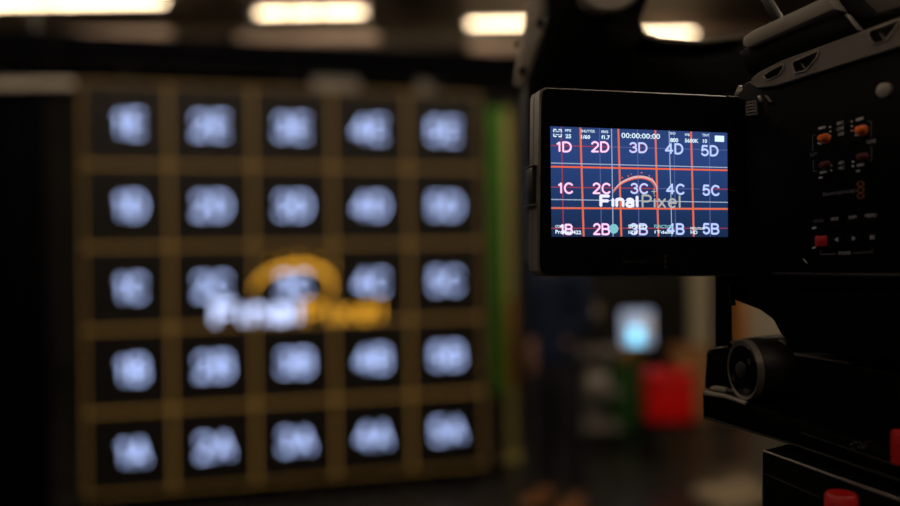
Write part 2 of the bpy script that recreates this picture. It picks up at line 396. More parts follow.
# ------------------------------------------------------------------ the person
def skin_obj(name, V, E, R, m, parent, lvl=2, root=0):
    me = bpy.data.meshes.new(name); me.from_pydata([tuple(v) for v in V], E, []); me.update()
    o = link(name, me, m, parent)
    md = o.modifiers.new('skin', 'SKIN'); md.use_smooth_shade = True
    for i, r in enumerate(R):
        sv = me.skin_vertices[0].data[i]; sv.radius = r if isinstance(r, tuple) else (r, r); sv.use_root = (i == root)
    sd = o.modifiers.new('sub', 'SUBSURF'); sd.levels = lvl; sd.render_levels = lvl
    return o
def chain(V, E, R, pts, rs, start=None):
    prev = start
    for p, r in zip(pts, rs):
        V.append(Vector(p)); R.append(r); i = len(V) - 1
        if prev is not None: E.append((prev, i))
        prev = i
    return prev
def person(name, label, loc, rz, skinm, topm, trm, shoem, hairm, hand_fwd=.16):
    t = thing(name, label, 'person', loc, rz)
    # body: facing -Y; the right hand held forward at the hip
    V, E, R = [], [], []
    V.append(Vector((0, 0, .95))); R.append((.10, .07))
    ch = chain(V, E, R, [(0, 0, 1.12), (0, .0, 1.30), (0, .01, 1.43), (0, .0, 1.49), (0, -.01, 1.535)], [(.11, .08), (.13, .09), (.10, .07), (.05, .05), (.052, .056)], 0)
    hd = chain(V, E, R, [(0, -.02, 1.59), (0, -.01, 1.67), (0, .0, 1.73)], [(.066, .085), (.08, .098), (.07, .082)], ch)
    arms = {}
    for s in (-1, 1):
        if s < 0: pts = [(s * .17, 0, 1.42), (s * .23, .04, 1.15), (s * .20, .0, .95), (s * .19, -.005, .905)]
        else: pts = [(s * .17, 0, 1.42), (s * .215, .02, 1.15), (s * .12, -.05, 1.02), (s * .07, -.03, 1.0)]
        e = chain(V, E, R, pts, [.055, .043, .03, (.038, .022)], 3)
        arms[s] = pts[-1]; w_ = Vector(pts[-1]); dirn = (Vector(pts[-1]) - Vector(pts[-2])).normalized()
        side = Vector((0, 0, 1)).cross(dirn).normalized() if s < 0 else Vector((0, 1, 0))
        for k in range(4):
            b0 = w_ + side * (.026 - .017 * k) + dirn * .035; L = (.030, .034, .032, .024)[k]
            curl = Vector((-s * .3, 0, -.6)).normalized() if s < 0 else Vector((-.8, -.2, 0)).normalized()
            chain(V, E, R, [b0, b0 + dirn * L, b0 + dirn * L * 1.6 + curl * L * .5, b0 + dirn * L * 1.9 + curl * L * 1.1], [.0095, .0085, .008, .007], e)
        b0 = w_ + side * .036 + dirn * .005
        chain(V, E, R, [b0, b0 + side * .018 + dirn * .025, b0 + side * .018 + dirn * .05], [.011, .010, .008], e)
    for s in (-1, 1):
        chain(V, E, R, [(s * .09, 0, .86), (s * .11, -.01, .50), (s * .12, .02, .12), (s * .12, 0, .06)], [.06, .045, .034, .036], 0)
    skin_obj('body', V, E, R, skinm, t, 2)
    # jacket
    V, E, R = [], [], []
    V.append(Vector((0, 0, .84))); R.append((.17, .125))
    chain(V, E, R, [(0, 0, .98), (0, 0, 1.16), (0, 0, 1.30), (0, .01, 1.43), (0, .01, 1.485)], [(.155, .115), (.155, .115), (.172, .125), (.14, .1), (.066, .062)], 0)
    for s in (-1, 1):
        if s < 0: pts = [(s * .175, 0, 1.41), (s * .232, .04, 1.15), (s * .203, .005, .985)]
        else: pts = [(s * .175, 0, 1.41), (s * .215, .02, 1.15), (s * .13, -.07, 1.03)]
        chain(V, E, R, pts, [.066, .054, .042], 4)
    skin_obj('jacket', V, E, R, topm, t, 2)
    V, E, R = [], [], []
    V.append(Vector((0, 0, 1.02))); R.append((.12, .09))
    hp = chain(V, E, R, [(0, 0, .90)], [(.15, .11)], 0)
    for s in (-1, 1): chain(V, E, R, [(s * .09, 0, .80), (s * .11, -.01, .50), (s * .12, .02, .10)], [(.095, .10), .072, .058], hp)
    skin_obj('trousers', V, E, R, trm, t, 2)
    for s in (-1, 1):
        skin_obj('shoe', [Vector((s * .12, .05, .05)), Vector((s * .125, -.05, .045)), Vector((s * .13, -.15, .035)), Vector((s * .13, -.20, .03))], [(0, 1), (1, 2), (2, 3)], [(.045, .05), (.048, .045), (.046, .032), (.03, .025)], shoem, t, 2)
        bm = bmesh.new(); bmesh.ops.create_icosphere(bm, subdivisions=2, radius=1)
        for v in bm.verts: v.co = Vector((s * .080 + v.co.x * .010, v.co.y * .018, 1.65 + v.co.z * .032))
        link('ear', me_of(bm, 'ear', 3), skinm, t)
        bm = bmesh.new(); bmesh.ops.create_icosphere(bm, subdivisions=2, radius=1)
        for v in bm.verts: v.co = Vector((s * .03 + v.co.x * .013, -.088 + v.co.y * .008, 1.662 + v.co.z * .008))
        link('eye', me_of(bm, 'eye', 3), mat('dark_eye', (.03, .02, .015), .3), t)
    link('nose', prism([(-.014, 1.612), (.014, 1.612), (.006, 1.66), (-.006, 1.66)], -.085, -.125, 1, .004), skinm, t)
    link('mouth', box((-.024, -.104, 1.582), (.024, -.084, 1.591), .003), mat('lip', (.3, .1, .08), .5), t)
    bm = bmesh.new(); bmesh.ops.create_uvsphere(bm, u_segments=24, v_segments=16, radius=1)
    for v in bm.verts:
        v.co = Vector((v.co.x * .090, .012 + v.co.y * .112, 1.70 + v.co.z * .090))
    bmesh.ops.delete(bm, geom=[v for v in bm.verts if v.co.z < 1.60 or (v.co.y < -.03 and v.co.z < 1.725)], context='VERTS')
    link('hair', me_of(bm, 'hair', 3), hairm, t)
    return t
skin_m = mat('skin', (.50, .24, .13), .55, 0, .4, .1, 30)
navy = mat('navy_cloth', (.010, .017, .042), .85, 0, .2, .3, 60, .3)
darkcl = mat('dark_trousers', (.012, .012, .016), .9, 0, .2, .3, 60, .3)
tan_shoe = mat('tan_leather', (.26, .10, .025), .5, 0, .5, .2, 30)
hair_m = mat('dark_hair', (.02, .012, .008), .6, 0, .4, .3, 200)
pp = at(560, 497, 5.05)
person('person', 'person in a dark navy jacket and tan shoes standing right of the video wall', (pp.x, 5.05, 0), -.85, skin_m, navy, darkcl, tan_shoe, hair_m)

# ------------------------------------------------------------------ cart, small display, red case and boxes behind
YC = 6.3
cartgrey = mat('cart_grey', (.20, .18, .16), .6, 0, .4, .2, 12)
ca = at(577, 400, YC).x; cb = at(622, 400, YC).x; cw = cb - ca
cart = thing('equipment_cart', 'grey three shelf equipment cart beside the person in navy', 'cart', (ca, YC, 0))
zs = [at(600, y, YC).z for y in (427, 392, 352)]
for z in zs: link('shelf', box((0, 0, z - .03), (cw, .45, z), .006), cartgrey, cart)
for x in (.012, cw - .012):
    for y in (.012, .438):
        link('post', tube((x, y, .06), (x, y, zs[2] - .02), .012, n=10), black, cart)
        link('wheel', tube((x - .015, y, .035), (x + .015, y, .035), .035, n=14), rubber, cart)
paper = mat('pale_plastic', (.34, .31, .27), .6, 0, .4, .2, 12)
z = zs[0]
t = thing('storage_bin', 'pale rounded bin on the lowest cart shelf', 'bin', (ca + cw * .4, YC + .2, zs[0])); link('bin_body', lathe((0, 0, 0), (0, 0, 1), [(0, .05), (.002, .07), (.10, .08), (.12, .078)], 20), cartgrey, t); link('bin_rim', lathe((0, 0, .116), (0, 0, 1), [(0, .08), (.01, .085), (.014, .08)], 20), cartgrey, t)
t = thing('paper_roll', 'pale roll on the middle cart shelf', 'roll', (ca + cw * .25, YC + .1, zs[1])); link('roll_body', lathe((0, 0, .072), (1, 0, 0), [(0, .03), (0.001, .07), (.16, .07), (.161, .03)], 24), paper, t); link('core', tube((-.01, 0, .072), (.17, 0, .072), .02, n=12), mat('card', (.3, .2, .1), .8), t)
t = thing('desk_lamp', 'small beige lamp on the cart beside the bright display', 'lamp', (ca + cw * .45, YC + .2, zs[2]))
ztop = at(590, 309, YC + .2).z - zs[2]
link('base', lathe((0, 0, 0), (0, 0, 1), [(0, .06), (.012, .06), (.018, .02)], 20), black, t)
link('stem', tube((0, 0, .015), (0, 0, ztop - .03), .008, n=10), black, t)
link('lamp_shade', lathe((0, 0, ztop - .055), (0, 0, 1), [(0, .065), (.05, .062), (.10, .04), (.105, .01)], 24), mat('beige_shade', (.30, .25, .15), .7), t)

YD = 6.6
g_scr = glow('pale_display_glow', (.36, .41, .54), .95); g_cy = glow('cyan_display_glow', (.20, .64, .92), 2.3)
dp = at(637, 330, YD)
stand = thing('small_display', 'small bright display with cyan lower half on a thin stand', 'display', (dp.x, YD, 0))
hw = .118; hz0 = at(637, 345, YD).z; hz1 = at(637, 311, YD).z
link('display_case', box((-hw - .012, .003, hz0 - .012), (hw + .012, .04, hz1 + .012), .006), black, stand)
link('screen', box((-hw, 0, hz0), (hw, .006, hz1), .001), g_scr, stand)
link('cyan_window', prism([(-hw * .5, hz0 + .01), (hw * .35, hz0 + .01), (hw * .35, hz0 + .13), (-hw * .5, hz0 + .13)], -.003, .002, 1, .001), g_cy, stand)
link('tan_window', box((hw * .55, -.003, hz0 + .12), (hw * .9, .002, hz0 + .19), .001), glow('tan_window_glow', (.75, .5, .22), .8), stand)
link('pole', tube((0, .03, .03), (0, .03, hz0), .016, n=12), black, stand)
for k in range(3):
    an = k * 2 * PI / 3 + .4
    link('leg', tube((0, .03, .12), (.14 * math.cos(an), .03 + .14 * math.sin(an), .012), .01, n=8), black, stand)

a = at(612, 428, 7.0); b = at(640, 366, 7.0)
t = thing('green_case', 'dark green upright case behind the red case', 'case', (a.x + .14, 7.0, 0)); zt = b.z; b_top = zt
link('case_body', box((-.13, 0, .02), (.13, .3, zt), .015), mat('green_plastic', (.03, .13, .02), .6, 0, .4, .2, 10), t)
link('lid', box((-.135, -.005, zt - .01), (.135, .305, zt + .02), .008), mat('green_lid', (.05, .12, .03), .6, 0, .4, .2, 10), t)
for s in (-1, 1): link('foot', box((s * .1 - .02, .02, 0), (s * .1 + .02, .28, .02)), rubber, t)

YR = 6.0
a = at(649, 424, YR); b = at(694, 372, YR); rw = b.x - a.x
zb, zt = a.z, b.z
st = thing('low_stool', 'low dark stool under the red case', 'stool', (a.x, YR, 0))
link('seat', box((-.02, -.02, zb - .03), (rw + .02, .3, zb), .006), black, st)
for x in (.02, rw - .02):
    for y in (.02, .26): link('leg', tube((x, y, 0), (x, y, zb - .025), .014, n=8), black, st)
rc = thing('red_case', 'bright red hard case with a handle standing on a low stool', 'case', (a.x, YR, zb), 0)
redc = mat('red_case_plastic', (.78, .004, .004), .5, 0, .25, .12, 8)
link('case_body', box((0, 0, 0), (rw, .22, zt - zb), .02, 3), redc, rc)
link('lid', box((-.003, -.004, (zt - zb) * .82), (rw + .003, .224, (zt - zb) * .88), .004), mat('dark_red', (.3, .004, .004), .5), rc)
link('handle', sweep([(rw * .3, .1, zt - zb - .005), (rw * .32, .1, zt - zb + .035), (rw * .68, .1, zt - zb + .035), (rw * .7, .1, zt - zb - .005)], .009), black, rc)
for fx in (.25, .75): link('latch', box((rw * fx - .02, -.012, (zt - zb) * .78), (rw * fx + .02, -.003, (zt - zb) * .92), .002), mat('dark_red', (.3, .004, .004)), rc)
zt = b_top + .02
t = thing('tool_bag', 'small yellow brown tool bag on top of the green case', 'tool bag', (at(633, 360, 7.1).x, 7.1, zt))
link('bag_body', box((-.08, 0, 0), (.08, .14, .11), .03, 3), mat('ochre', (.40, .17, .03), .8, 0, .2, .2, 20), t)
link('strap', sweep([(-.04, .07, .10), (0, .07, .15), (.04, .07, .10)], .008), black, t)

# pale panels, orange post, brown crate at the far right
beige = mat('beige_panel', (.40, .35, .23), .75, 0, .3, .15, 4)
t = thing('beige_screen_panel', 'tall beige partition panel seen just right of the dark gap under the monitor', 'partition', (at(690, 300, 8.6).x, 8.6, 0))
w1 = at(711, 300, 8.6).x - at(690, 300, 8.6).x
link('panel', box((0, 0, .05), (w1, .04, 2.0), .006), beige, t)
for s in (.03, w1 - .03): link('foot', box((s - .02, -.2, 0), (s + .02, .24, .05), .004), black, t)
t = thing('wide_partition', 'wide cream partition seen behind the orange post', 'partition', (at(742, 300, 9.0).x, 9.0, 0))
w1 = at(800, 300, 9.0).x - at(742, 300, 9.0).x
link('panel', box((0, 0, .05), (w1, .04, 2.0), .006), mat('cream_panel', (.50, .44, .33), .75, 0, .3, .15, 4), t)
for s in (.05, w1 - .05): link('foot', box((s - .02, -.2, 0), (s + .02, .24, .05), .004), black, t)
t = thing('orange_post', 'orange brown upright post in front of the cream partition', 'post', (at(740, 300, 8.4).x, 8.4, 0))
link('post_body', box((-.07, -.03, .02), (.07, .03, 1.9), .01), mat('orange_timber', (.42, .16, .03), .6, 0, .3, .2, 8), t)
link('foot', box((-.15, -.12, 0), (.15, .12, .025), .004), black, t)
zt = at(695, 343, 7.6).z
t = thing('brown_crate', 'low brown cardboard crate in front of the beige partition', 'crate', (at(692, 345, 7.6).x, 7.6, 0))
kraft = mat('kraft_card', (.34, .16, .06), .8, 0, .2, .2, 12)
link('crate_body', box((-.15, 0, 0), (.15, .3, zt - .05), .005), kraft, t)
for s in (-1, 1): link('flap', box((s * .075 - .074, 0, zt - .052), (s * .075 + .074, .3, zt - .044), .002), kraft, t)
t = thing('beige_bag', 'beige cloth bag slumped on the floor below the camera tripod', 'bag', (at(735, 497, 4.9).x, 4.9, 0))
bm = bmesh.new(); bmesh.ops.create_uvsphere(bm, u_segments=24, v_segments=14, radius=1)
for v in bm.verts:
    v.co = Vector((v.co.x * .24 * (1 + .1 * math.sin(v.co.z * 7)), v.co.y * .16, max(0, .09 + v.co.z * .11 + .02 * math.sin(v.co.x * 5))))
link('bag_body', me_of(bm, 'bag', 3), mat('beige_cloth', (.28, .22, .14), .9, 0, .2, .2, 15, .3), t)
link('strap', sweep([(-.15, 0, .18), (-.08, -.02, .25), (.06, -.02, .26), (.14, 0, .18)], .012), mat('beige_strap', (.2, .15, .09), .9), t)

# ================================================================== the video camera in front
MP = Vector((.08922777, .38858093, .03110787)) + CAM
MM = Matrix(((.974, -.228, .009), (.228, .974, .018), (-.013, -.015, 1.0))).to_3x3()
mu, mn, mv = MM.col[0].normalized(), MM.col[1].normalized(), MM.col[2].normalized()
BU = Vector((.588, -.809, 0)).normalized(); BN = Vector((-.809, -.588, 0)).normalized(); BO = Vector((.141, .40, CAM.z))
BW = Matrix(((BU.x, -BN.x, 0, BO.x), (BU.y, -BN.y, 0, BO.y), (0, 0, 1, BO.z), (0, 0, 0, 1)))   # local x = rearward, y = into the body, z = up
BI = BW.inverted()
def B(px, py, o=0.0):
    """where the sight line meets the plane o metres outside the camera's side: local (x, z)"""
    p = BI @ on_plane(px, py, BO + BN * o, BN); return (p.x, p.z)
rig = thing('video_camera', 'black shoulder video camera with its monitor folded out, in the right foreground', 'camera')
rig.matrix_world = BW
bpy.context.view_layer.update()

# ---- side body
body_pts = [(-.115, -.004), (-.115, .060), (-.02, .064), (.0, .080), (.15, .083), (.15, -.014), (.10, -.014), (.03, -.018), (.002, -.016), (-.02, -.004)]
body = link('body', prism(body_pts, 0, .10, 1, .003), black, rig)
# door recess rim and edge strips
x0, z0 = B(773, 281); x1, _ = B(905, 281)
link('bottom_highlight', box((x0, -.0015, -.0125), (x1, .002, -.0110), .0004), satin, body)  # lighter strip paints in the highlight on the body's bottom edge
rim = bmesh.new(); q = [B(752, 118, .001), B(905, 95, .001)]
link('hinge', lathe((-.006, -.004, -.008), (0, 0, 1), [(0, .004), (.001, .0052), (.080, .0052), (.081, .004)], 20), black, body)
sw_w = mat('white_print', (.5, .5, .53), .6); sw_d = mat('dim_print', (.17, .17, .19), .6); sw_o = mat('orange_ring_print', (.30, .10, .03), .6)
def label_on(s, p0, p1, hpx, m, nm='lettering', bold=0):
    a = B(*p0, .0006); b = B(*p1, .0006); hh = B(p0[0], p0[1] - hpx, .0006)[1] - a[1]
    me = text_mesh(s, a[0], b[0], a[1], a[1] + hh, -.0007, bold)
    k = (b[1] - a[1]) / (b[0] - a[0])
    for v in me.vertices: v.co.z += (v.co.x - a[0]) * k
    return link(nm, me, m, body)
label_on('MIC', (837, 125.5), (844, 123.6), 3.4, sw_w, bold=.01); label_on('LINE', (837, 131), (844, 129.2), 3.4, sw_w, bold=.01); label_on('AES', (838, 136.3), (844, 134.7), 3.4, sw_w, bold=.01)
label_on('48V', (838.3, 165), (844.5, 163.8), 3.4, sw_w); label_on('MIC', (838.6, 170.2), (844.6, 169), 3.2, sw_w)
label_on('SLIM', (810, 156.5), (817, 155.2), 3.2, sw_d); label_on('SLAVE', (867, 143.8), (876, 142.4), 3.6, sw_w)
label_on('Blackmagicdesign', (823.3, 197.3), (856, 192.8), 4.6, sw_d)
label_on('FOCUS', (813.5, 222.9), (823.5, 221.9), 3, sw_d); label_on('PEAK', (831, 221), (839, 219.8), 3.2, sw_w); label_on('PGM', (849, 219.3), (856.5, 218.2), 3.2, sw_w); label_on('MENU', (865.5, 217.5), (876.5, 216.4), 3.2, sw_w)
label_on('POWER', (839, 255), (851, 254.4), 3.2, sw_w)
def quadp(pxs, m, nm, o=.0008, th=.0006):
    pts = [B(x, y, o) for x, y in pxs]; bm = bmesh.new(); add_prism(bm, pts, -o, -o + th); return link(nm, me_of(bm), m, body)
for q in ([(818.3, 127.4), (825, 125.7), (825, 128), (818.3, 129.8)], [(855.8, 118.8), (862.8, 116.8), (862.8, 119.2), (855.8, 121.2)],
          [(819.8, 171.6), (826.5, 170.2), (826.5, 172.4), (819.8, 173.8)], [(857, 164.2), (864, 162.9), (864, 165.2), (857, 166.4)],
          [(817.5, 142), (821, 143), (821, 145), (817.5, 144)], [(855, 134), (858.3, 133.6), (858.3, 135.6), (855, 136)],
          [(818.6, 177), (822, 176.6), (822, 178.4), (818.6, 178.6)], [(856, 170.2), (859.5, 169.8), (859.5, 171.8), (856, 172)],
          [(812, 227.3), (815.5, 226.6), (815.5, 228.8), (812, 229.2)], [(812.3, 247.4), (815.8, 245.8), (815.8, 247.6), (812.3, 249)],
          [(803, 258.6), (806, 261.8), (807, 263.8), (803.6, 260.4)]):
    quadp(q, sw_w, 'mark')
for x, y in ((829.8, 127), (829.9, 131.5), (830.2, 136), (851.3, 121.4), (851.5, 126), (851.5, 130.6), (831, 165.7), (831, 170.2), (852.6, 161.6), (852.5, 166)):
    cx_, cz_ = B(x, y, .0008); link('dot', lathe((cx_, -.0008, cz_), (0, 1, 0), [(0, .0004), (.0006, .0004)], 10), sw_w, body)
# frames around the switch groups
for q in ([(812.6, 151, 812.6, 135.6), (812.6, 135.6, 816, 134.6), (813.3, 160, 813.4, 171.6), (813.4, 171.6, 817, 171)],
          [(867.5, 121.5, 871, 121), (871, 121, 871.2, 137.5), (871.4, 146, 871.6, 160.5), (871.6, 160.5, 868, 161)],
          [(820.5, 250, 820.5, 254.4), (820.5, 254.4, 836, 254)], [(853.5, 253.3, 872.4, 252), (872.4, 252, 872.3, 248.5)]):
    S = []
    for xa, ya, xb, yb in q:
        a = B(xa, ya, .0008); b = B(xb, yb, .0008); S.append((a[0], a[1], b[0], b[1], .00022))
    link('bracket_line', strips(S, -.0008), sw_d, body)
def toggle(px, py, m, r=.0024):
    cx_, cz_ = B(px, py, .001)
    s = link('switch', lathe((cx_, -.0004, cz_), (0, -1, 0), [(0, r * 1.35), (.0008, r * 1.3), (.001, r), (.004, r * .85), (.0046, r * .5)], 18), m, body)
or_m = mat('orange_switch', (.75, .15, .02), .35); dr_m = mat('dark_red_switch', (.05, .003, .004), .4)
toggle(824.8, 138.5, or_m, .0018); toggle(862, 130.3, or_m, .0018); toggle(826, 165.7, dr_m, .0017); toggle(863.6, 157.8, dr_m, .0017)
cx_, cz_ = B(820.7, 241, .001)
link('record_button', box((cx_ - .0027, -.0015, cz_ - .0023), (cx_ + .0027, .001, cz_ + .0023), .0006), mat('red_button', (.45, .01, .008), .4), body)
label_on('REC', (817.5, 242.8), (823.5, 242.2), 2.6, mat('pink_print', (.6, .12, .1), .6))
for q in ([(834.2, 239.7), (837.6, 237.4), (838, 241.8)], [(852, 236), (855.3, 238.3), (852.2, 240.8)], [(870, 235.2), (872.6, 237.3), (870.2, 239.6)], [(872.8, 235), (873.8, 235), (873.9, 239.2), (872.9, 239.3)]):
    quadp(q, sw_w, 'symbol')
for x, y in ((836, 239), (853.5, 238), (871.5, 237), (835.5, 227), (853, 225.6), (871, 224.2)):
    cx_, cz_ = B(x, y, 0)
    link('button', box((cx_ - .003, -.0005, cz_ - .0024), (cx_ + .003, .001, cz_ + .0024), .0004), rubber, body)
for y in (183.9, 189.9, 195.8):
    cx_, cz_ = B(860.5, y, .001); bm = bmesh.new(); R_, r_ = .00125, .0010
    n = 6; pts = [(math.cos(PI / 6 + k * PI / 3), math.sin(PI / 6 + k * PI / 3)) for k in range(6)]
    O = [bm.verts.new((cx_ + a * R_ * 1.35, -.0009, cz_ + b * R_)) for a, b in pts]; I = [bm.verts.new((cx_ + a * r_ * 1.3, -.0009, cz_ + b * r_)) for a, b in pts]
    for k in range(6): bm.faces.new((O[k], O[(k + 1) % 6], I[(k + 1) % 6], I[k]))
    link('logo_ring', me_of(bm), sw_o, body)

# ---- small vent and screws near the hinge
bm = bmesh.new()
vx0, vz0 = B(746, 115, .002); vx1, vz1 = B(755.5, 101, .002)
for i in range(5):
    zz = vz0 + (vz1 - vz0) * i / 4; add_box(bm, (vx0, -.002, zz - .0003), (vx1, .001, zz + .0003))
for i in range(4):
    xx = vx0 + (vx1 - vx0) * i / 3; add_box(bm, (xx - .0002, -.0018, vz0), (xx + .0002, .001, vz1))
link('vent', me_of(bm), grey, body)
cx_, cz_ = B(883, 90, .002); link('screw', lathe((cx_, 0, cz_), (0, -1, 0), [(0, .0032), (.002, .003), (.0025, .0016)], 18), grey, body)

# ---- top rails
def plate(name, pxs, o, th, m, r=.0006, parent=rig):
    pts = [B(x, y, o) for x, y in pxs]; return link(name, prism(pts, -o, -o + th, 1, r), m, parent)
def plate_holes(name, outer, holes, o, th, m, parent=rig):
    """a plate with through cut-outs: filled by a triangulated face with holes, then extruded"""
    bm = bmesh.new(); loops = []
    for L in [outer] + holes:
        vs = [bm.verts.new((B(x, y, o)[0], -o, B(x, y, o)[1])) for x, y in L]
        loops.append([bm.edges.new((vs[i], vs[(i + 1) % len(vs)])) for i in range(len(vs))])
    bmesh.ops.triangle_fill(bm, edges=[e for l in loops for e in l], use_beauty=True)
    r = bmesh.ops.extrude_face_region(bm, geom=bm.faces[:])
    for v in [g for g in r['geom'] if isinstance(g, bmesh.types.BMVert)]: v.co.y += th
    es = [e for e in bm.edges if len(e.link_faces) == 2 and e.calc_face_angle(0) > 1.0]
    bmesh.ops.recalc_face_normals(bm, faces=bm.faces[:])
    bmesh.ops.bevel(bm, geom=es, offset=.0004, segments=1, affect='EDGES', clamp_overlap=True)
    return link(name, me_of(bm), m, parent)
rail_m = mat('top_plate_grey', (.16, .138, .12), .5, .2, .5, .15, 90, .15)
cutA = [(793, 62), (819, 50.5), (817, 57), (806, 70.5), (795, 73), (792.5, 66)]
cutB = [(870, 31), (899, 20), (896, 27), (886, 41), (873, 44), (869, 36)]
cutO = [(763, 76), (772, 70), (783, 64), (783, 68), (779, 75), (767, 80)]
rail3 = plate_holes('top_plate', [(751, 79), (758, 72.5), (780, 61), (835, 41), (905, 15), (960, -6), (960, 25), (905, 45), (838, 66), (775, 86), (757, 88), (751, 84)], [cutA, cutB, cutO], .002, .006, rail_m)
for q in ([(799, 62), (801, 61), (806, 70), (804, 71)], [(877, 31), (880, 30), (886, 40.5), (883.5, 41.5)]):
    plate('cutout_rib', q, 0, .004, rail_m, .0004, rail3)
def outline(pxs, wd, nm, m, o):
    S = []; P_ = [B(x, y, o) for x, y in pxs]
    bm = bmesh.new()
    for a, b in zip(P_, P_[1:] + P_[:1]): add_tube(bm, (a[0], -o, a[1]), (b[0], -o, b[1]), wd, n=6)
    return link(nm, me_of(bm, nm, 1), m, rail3)
outline(cutA, .00038, 'cutout_lip', grey, .0024); outline(cutB, .00038, 'cutout_lip', grey, .0024); outline(cutO, .0003, 'cutout_lip', grey, .0024)
# wide black bar above it, and the upper handle rail
bar = plate('handle_bar', [(738, 52), (745, 48), (845, 14), (858, 30.5), (780, 61.5), (748, 74)], .001, .03, black, .001)
plate('bar_end_highlight', [(844, 14), (846.2, 13.4), (859.6, 29.6), (857.4, 30.8)], .0025, .004, grey, .0005, bar)  # grey strip colours in the highlight along the bar's end
up = plate('upper_rail', [(742, 37), (752, 30), (823, -3), (826, -2), (834.5, 9), (748, 47.5), (742, 46)], .004, .012, mat('rail_grey', (.25, .215, .18), .5, .1, .5, .15, 90, .1), .0012)
plate('rail_end_highlight', [(823, -3), (826, -5), (836, 9), (833.5, 10)], .0055, .010, grey, .0006, up)  # pale sliver stands for the highlight at the rail's end
plate('brace', [(757, -6), (765, -6), (781, 21), (772, 23)], -.01, .006, satin, .0008)
plate('rear_block', [(842, -30), (930, -30), (930, 2), (880, 16), (862, 14), (848, 4)], -.012, .03, rail_m, .002)
plate('black_link', [(834, -10), (850, -8), (872, 14), (912, 2), (912, 16), (850, 36), (842, 20), (830, 6)], -.004, .02, black, .001)
# small bits over the monitor's corner
plate('hinge_knob', [(733, 96), (738, 84), (743, 88), (745, 96)], .0, .006, grey, .001)
plate('hinge_catch', [(757, 96), (760, 95), (762, 101), (759, 102)], .003, .002, steel, .0003)
plate('hinge_catch', [(764, 95.5), (765.5, 95), (770, 101.5), (768.6, 102)], .003, .002, grey, .0003)
plate('hinge_arm', [(744, 102), (752, 94), (900, 48), (905, 70), (905, 140), (742, 120)], -.0005, .004, black, .001)

# ---- upper front: handle block, round cap, matte box
def W2B(p): return BI @ p
def hull_plate(name, pxs, Y, th, m, r=.001, parent=rig):
    """a plate facing the photographer at depth Y, of real thickness"""
    bm = bmesh.new(); A = [bm.verts.new(W2B(at(x, y, Y))) for x, y in pxs]; Bv = [bm.verts.new(W2B(at(x, y, Y) + Vector((0, th, 0)))) for x, y in pxs]
    n = len(A); bm.faces.new(A); bm.faces.new(Bv[::-1])
    for i in range(n): bm.faces.new((A[i], A[(i + 1) % n], Bv[(i + 1) % n], Bv[i]))
    if r: bevel(bm, r, 2)
    return link(name, me_of(bm, name, .6), m, parent)
mb = hull_plate('matte_box', [(545, -60), (655, -60), (650, -5), (641, 20), (645, 31), (660, 37), (700, 40), (752, 34), (760, 120), (752, 268), (532, 262), (526, 84), (549, 14)], .56, .05, black, .004)
hull_plate('top_rim_highlight', [(642, 32.5), (660, 37), (700, 39.5), (745, 34.5), (745, 38), (700, 44), (660, 42.5), (644, 37.5)], .553, .012, rail_m, .0008, mb)  # greyer strip puts the lit upper rim into the colour
fl = hull_plate('side_flag', [(544, -60), (556, -60), (547, 15), (525.5, 88), (514, 84), (516, 70), (527, 10)], .57, .006, mat('flag_grey', (.38, .33, .28), .5, .1, .5, .15, 60), .0015)
for x, y, r in ((540, 22.5, .0026), (522.3, 71, .0026), (517, 45, .0016)):
    p = W2B(at(x, y, .5695)); d = BI.to_3x3() @ Vector((0, 1, 0))
    link('screw_hole', lathe(p - d * .0012, d, [(0, r), (.002, r)], 18), gloss, fl)
p = W2B(at(609, -24, .52)); d = BI.to_3x3() @ Vector((0, 1, 0))
link('round_cap', lathe(p, d, [(0, .016), (.0005, .0205), (.002, .0222), (.006, .0222), (.008, .016), (.045, .014), (.046, .012)], 48), mat('cap_grey', (.40, .35, .30), .5, 0, .5, .1, 60), rig)
# lens barrel between body and matte box (hidden by the monitor from here)
ax = W2B(Vector((.186, .432, CAM.z + .035)))
link('lens', lathe((-.11, .05, .03), (-1, 0, 0), [(0, .036), (.012, .04), (.014, .042), (.03, .042), (.032, .039), (.05, .039)], 48), rubber, rig)


# ---- under the body
for nm, q, o, th, m in (('shoulder_mount', [(728, 268), (905, 268), (905, 362), (851, 356), (806, 352), (790, 344), (779, 334), (772, 320), (758, 310), (730, 299)], -.004, .07, rubber),):
    plate(nm, q, o, th, m, .002)
plate('mount_highlight', [(726.5, 283), (730, 284), (731.6, 306), (729.5, 306)], .0, .004, satin, .0005)  # small lit edge, painted as a lighter sliver

# ================================================================== monitor
mon = link('flip_monitor', None, None, rig)
MW = Matrix(((mu.x, mn.x, mv.x, MP.x), (mu.y, mn.y, mv.y, MP.y), (mu.z, mn.z, mv.z, MP.z), (0, 0, 0, 1)))
MI = MW.inverted()
def M(px, py, o=.0017):
    p = MI @ on_plane(px, py, MP - mn * o, mn); return (p.x, p.z)
front = [M(*p, .0004) for p in ((539.5, 94), (541, 89.5), (545.5, 87.2), (739, 96), (744, 99), (744.5, 272), (741, 276.2), (548, 276.6), (542, 275.4), (538.6, 271), (537.6, 262))]
bm = bmesh.new()
def ring(pts, y, dx=0, dz=0):
    return [bm.verts.new((p[0] * (1 - dx), y, (p[1] - .0) * (1 - dz))) for p in pts]
n = len(front)
R_ = [ring(front, -.0014 + .0006, .012, .014), ring(front, 0.0002), ring(front, .0062), ring(front, .0066, .004, .004), ring(front, .0074, .004, .004), ring(front, .0078), ring(front, .0125), ring(front, .0165, .03, .05)]
bm.faces.new(R_[0]); bm.faces.new(R_[-1][::-1])
for a, b in zip(R_[:-1], R_[1:]):
    for i in range(n): bm.faces.new((a[i], a[(i + 1) % n], b[(i + 1) % n], b[i]))
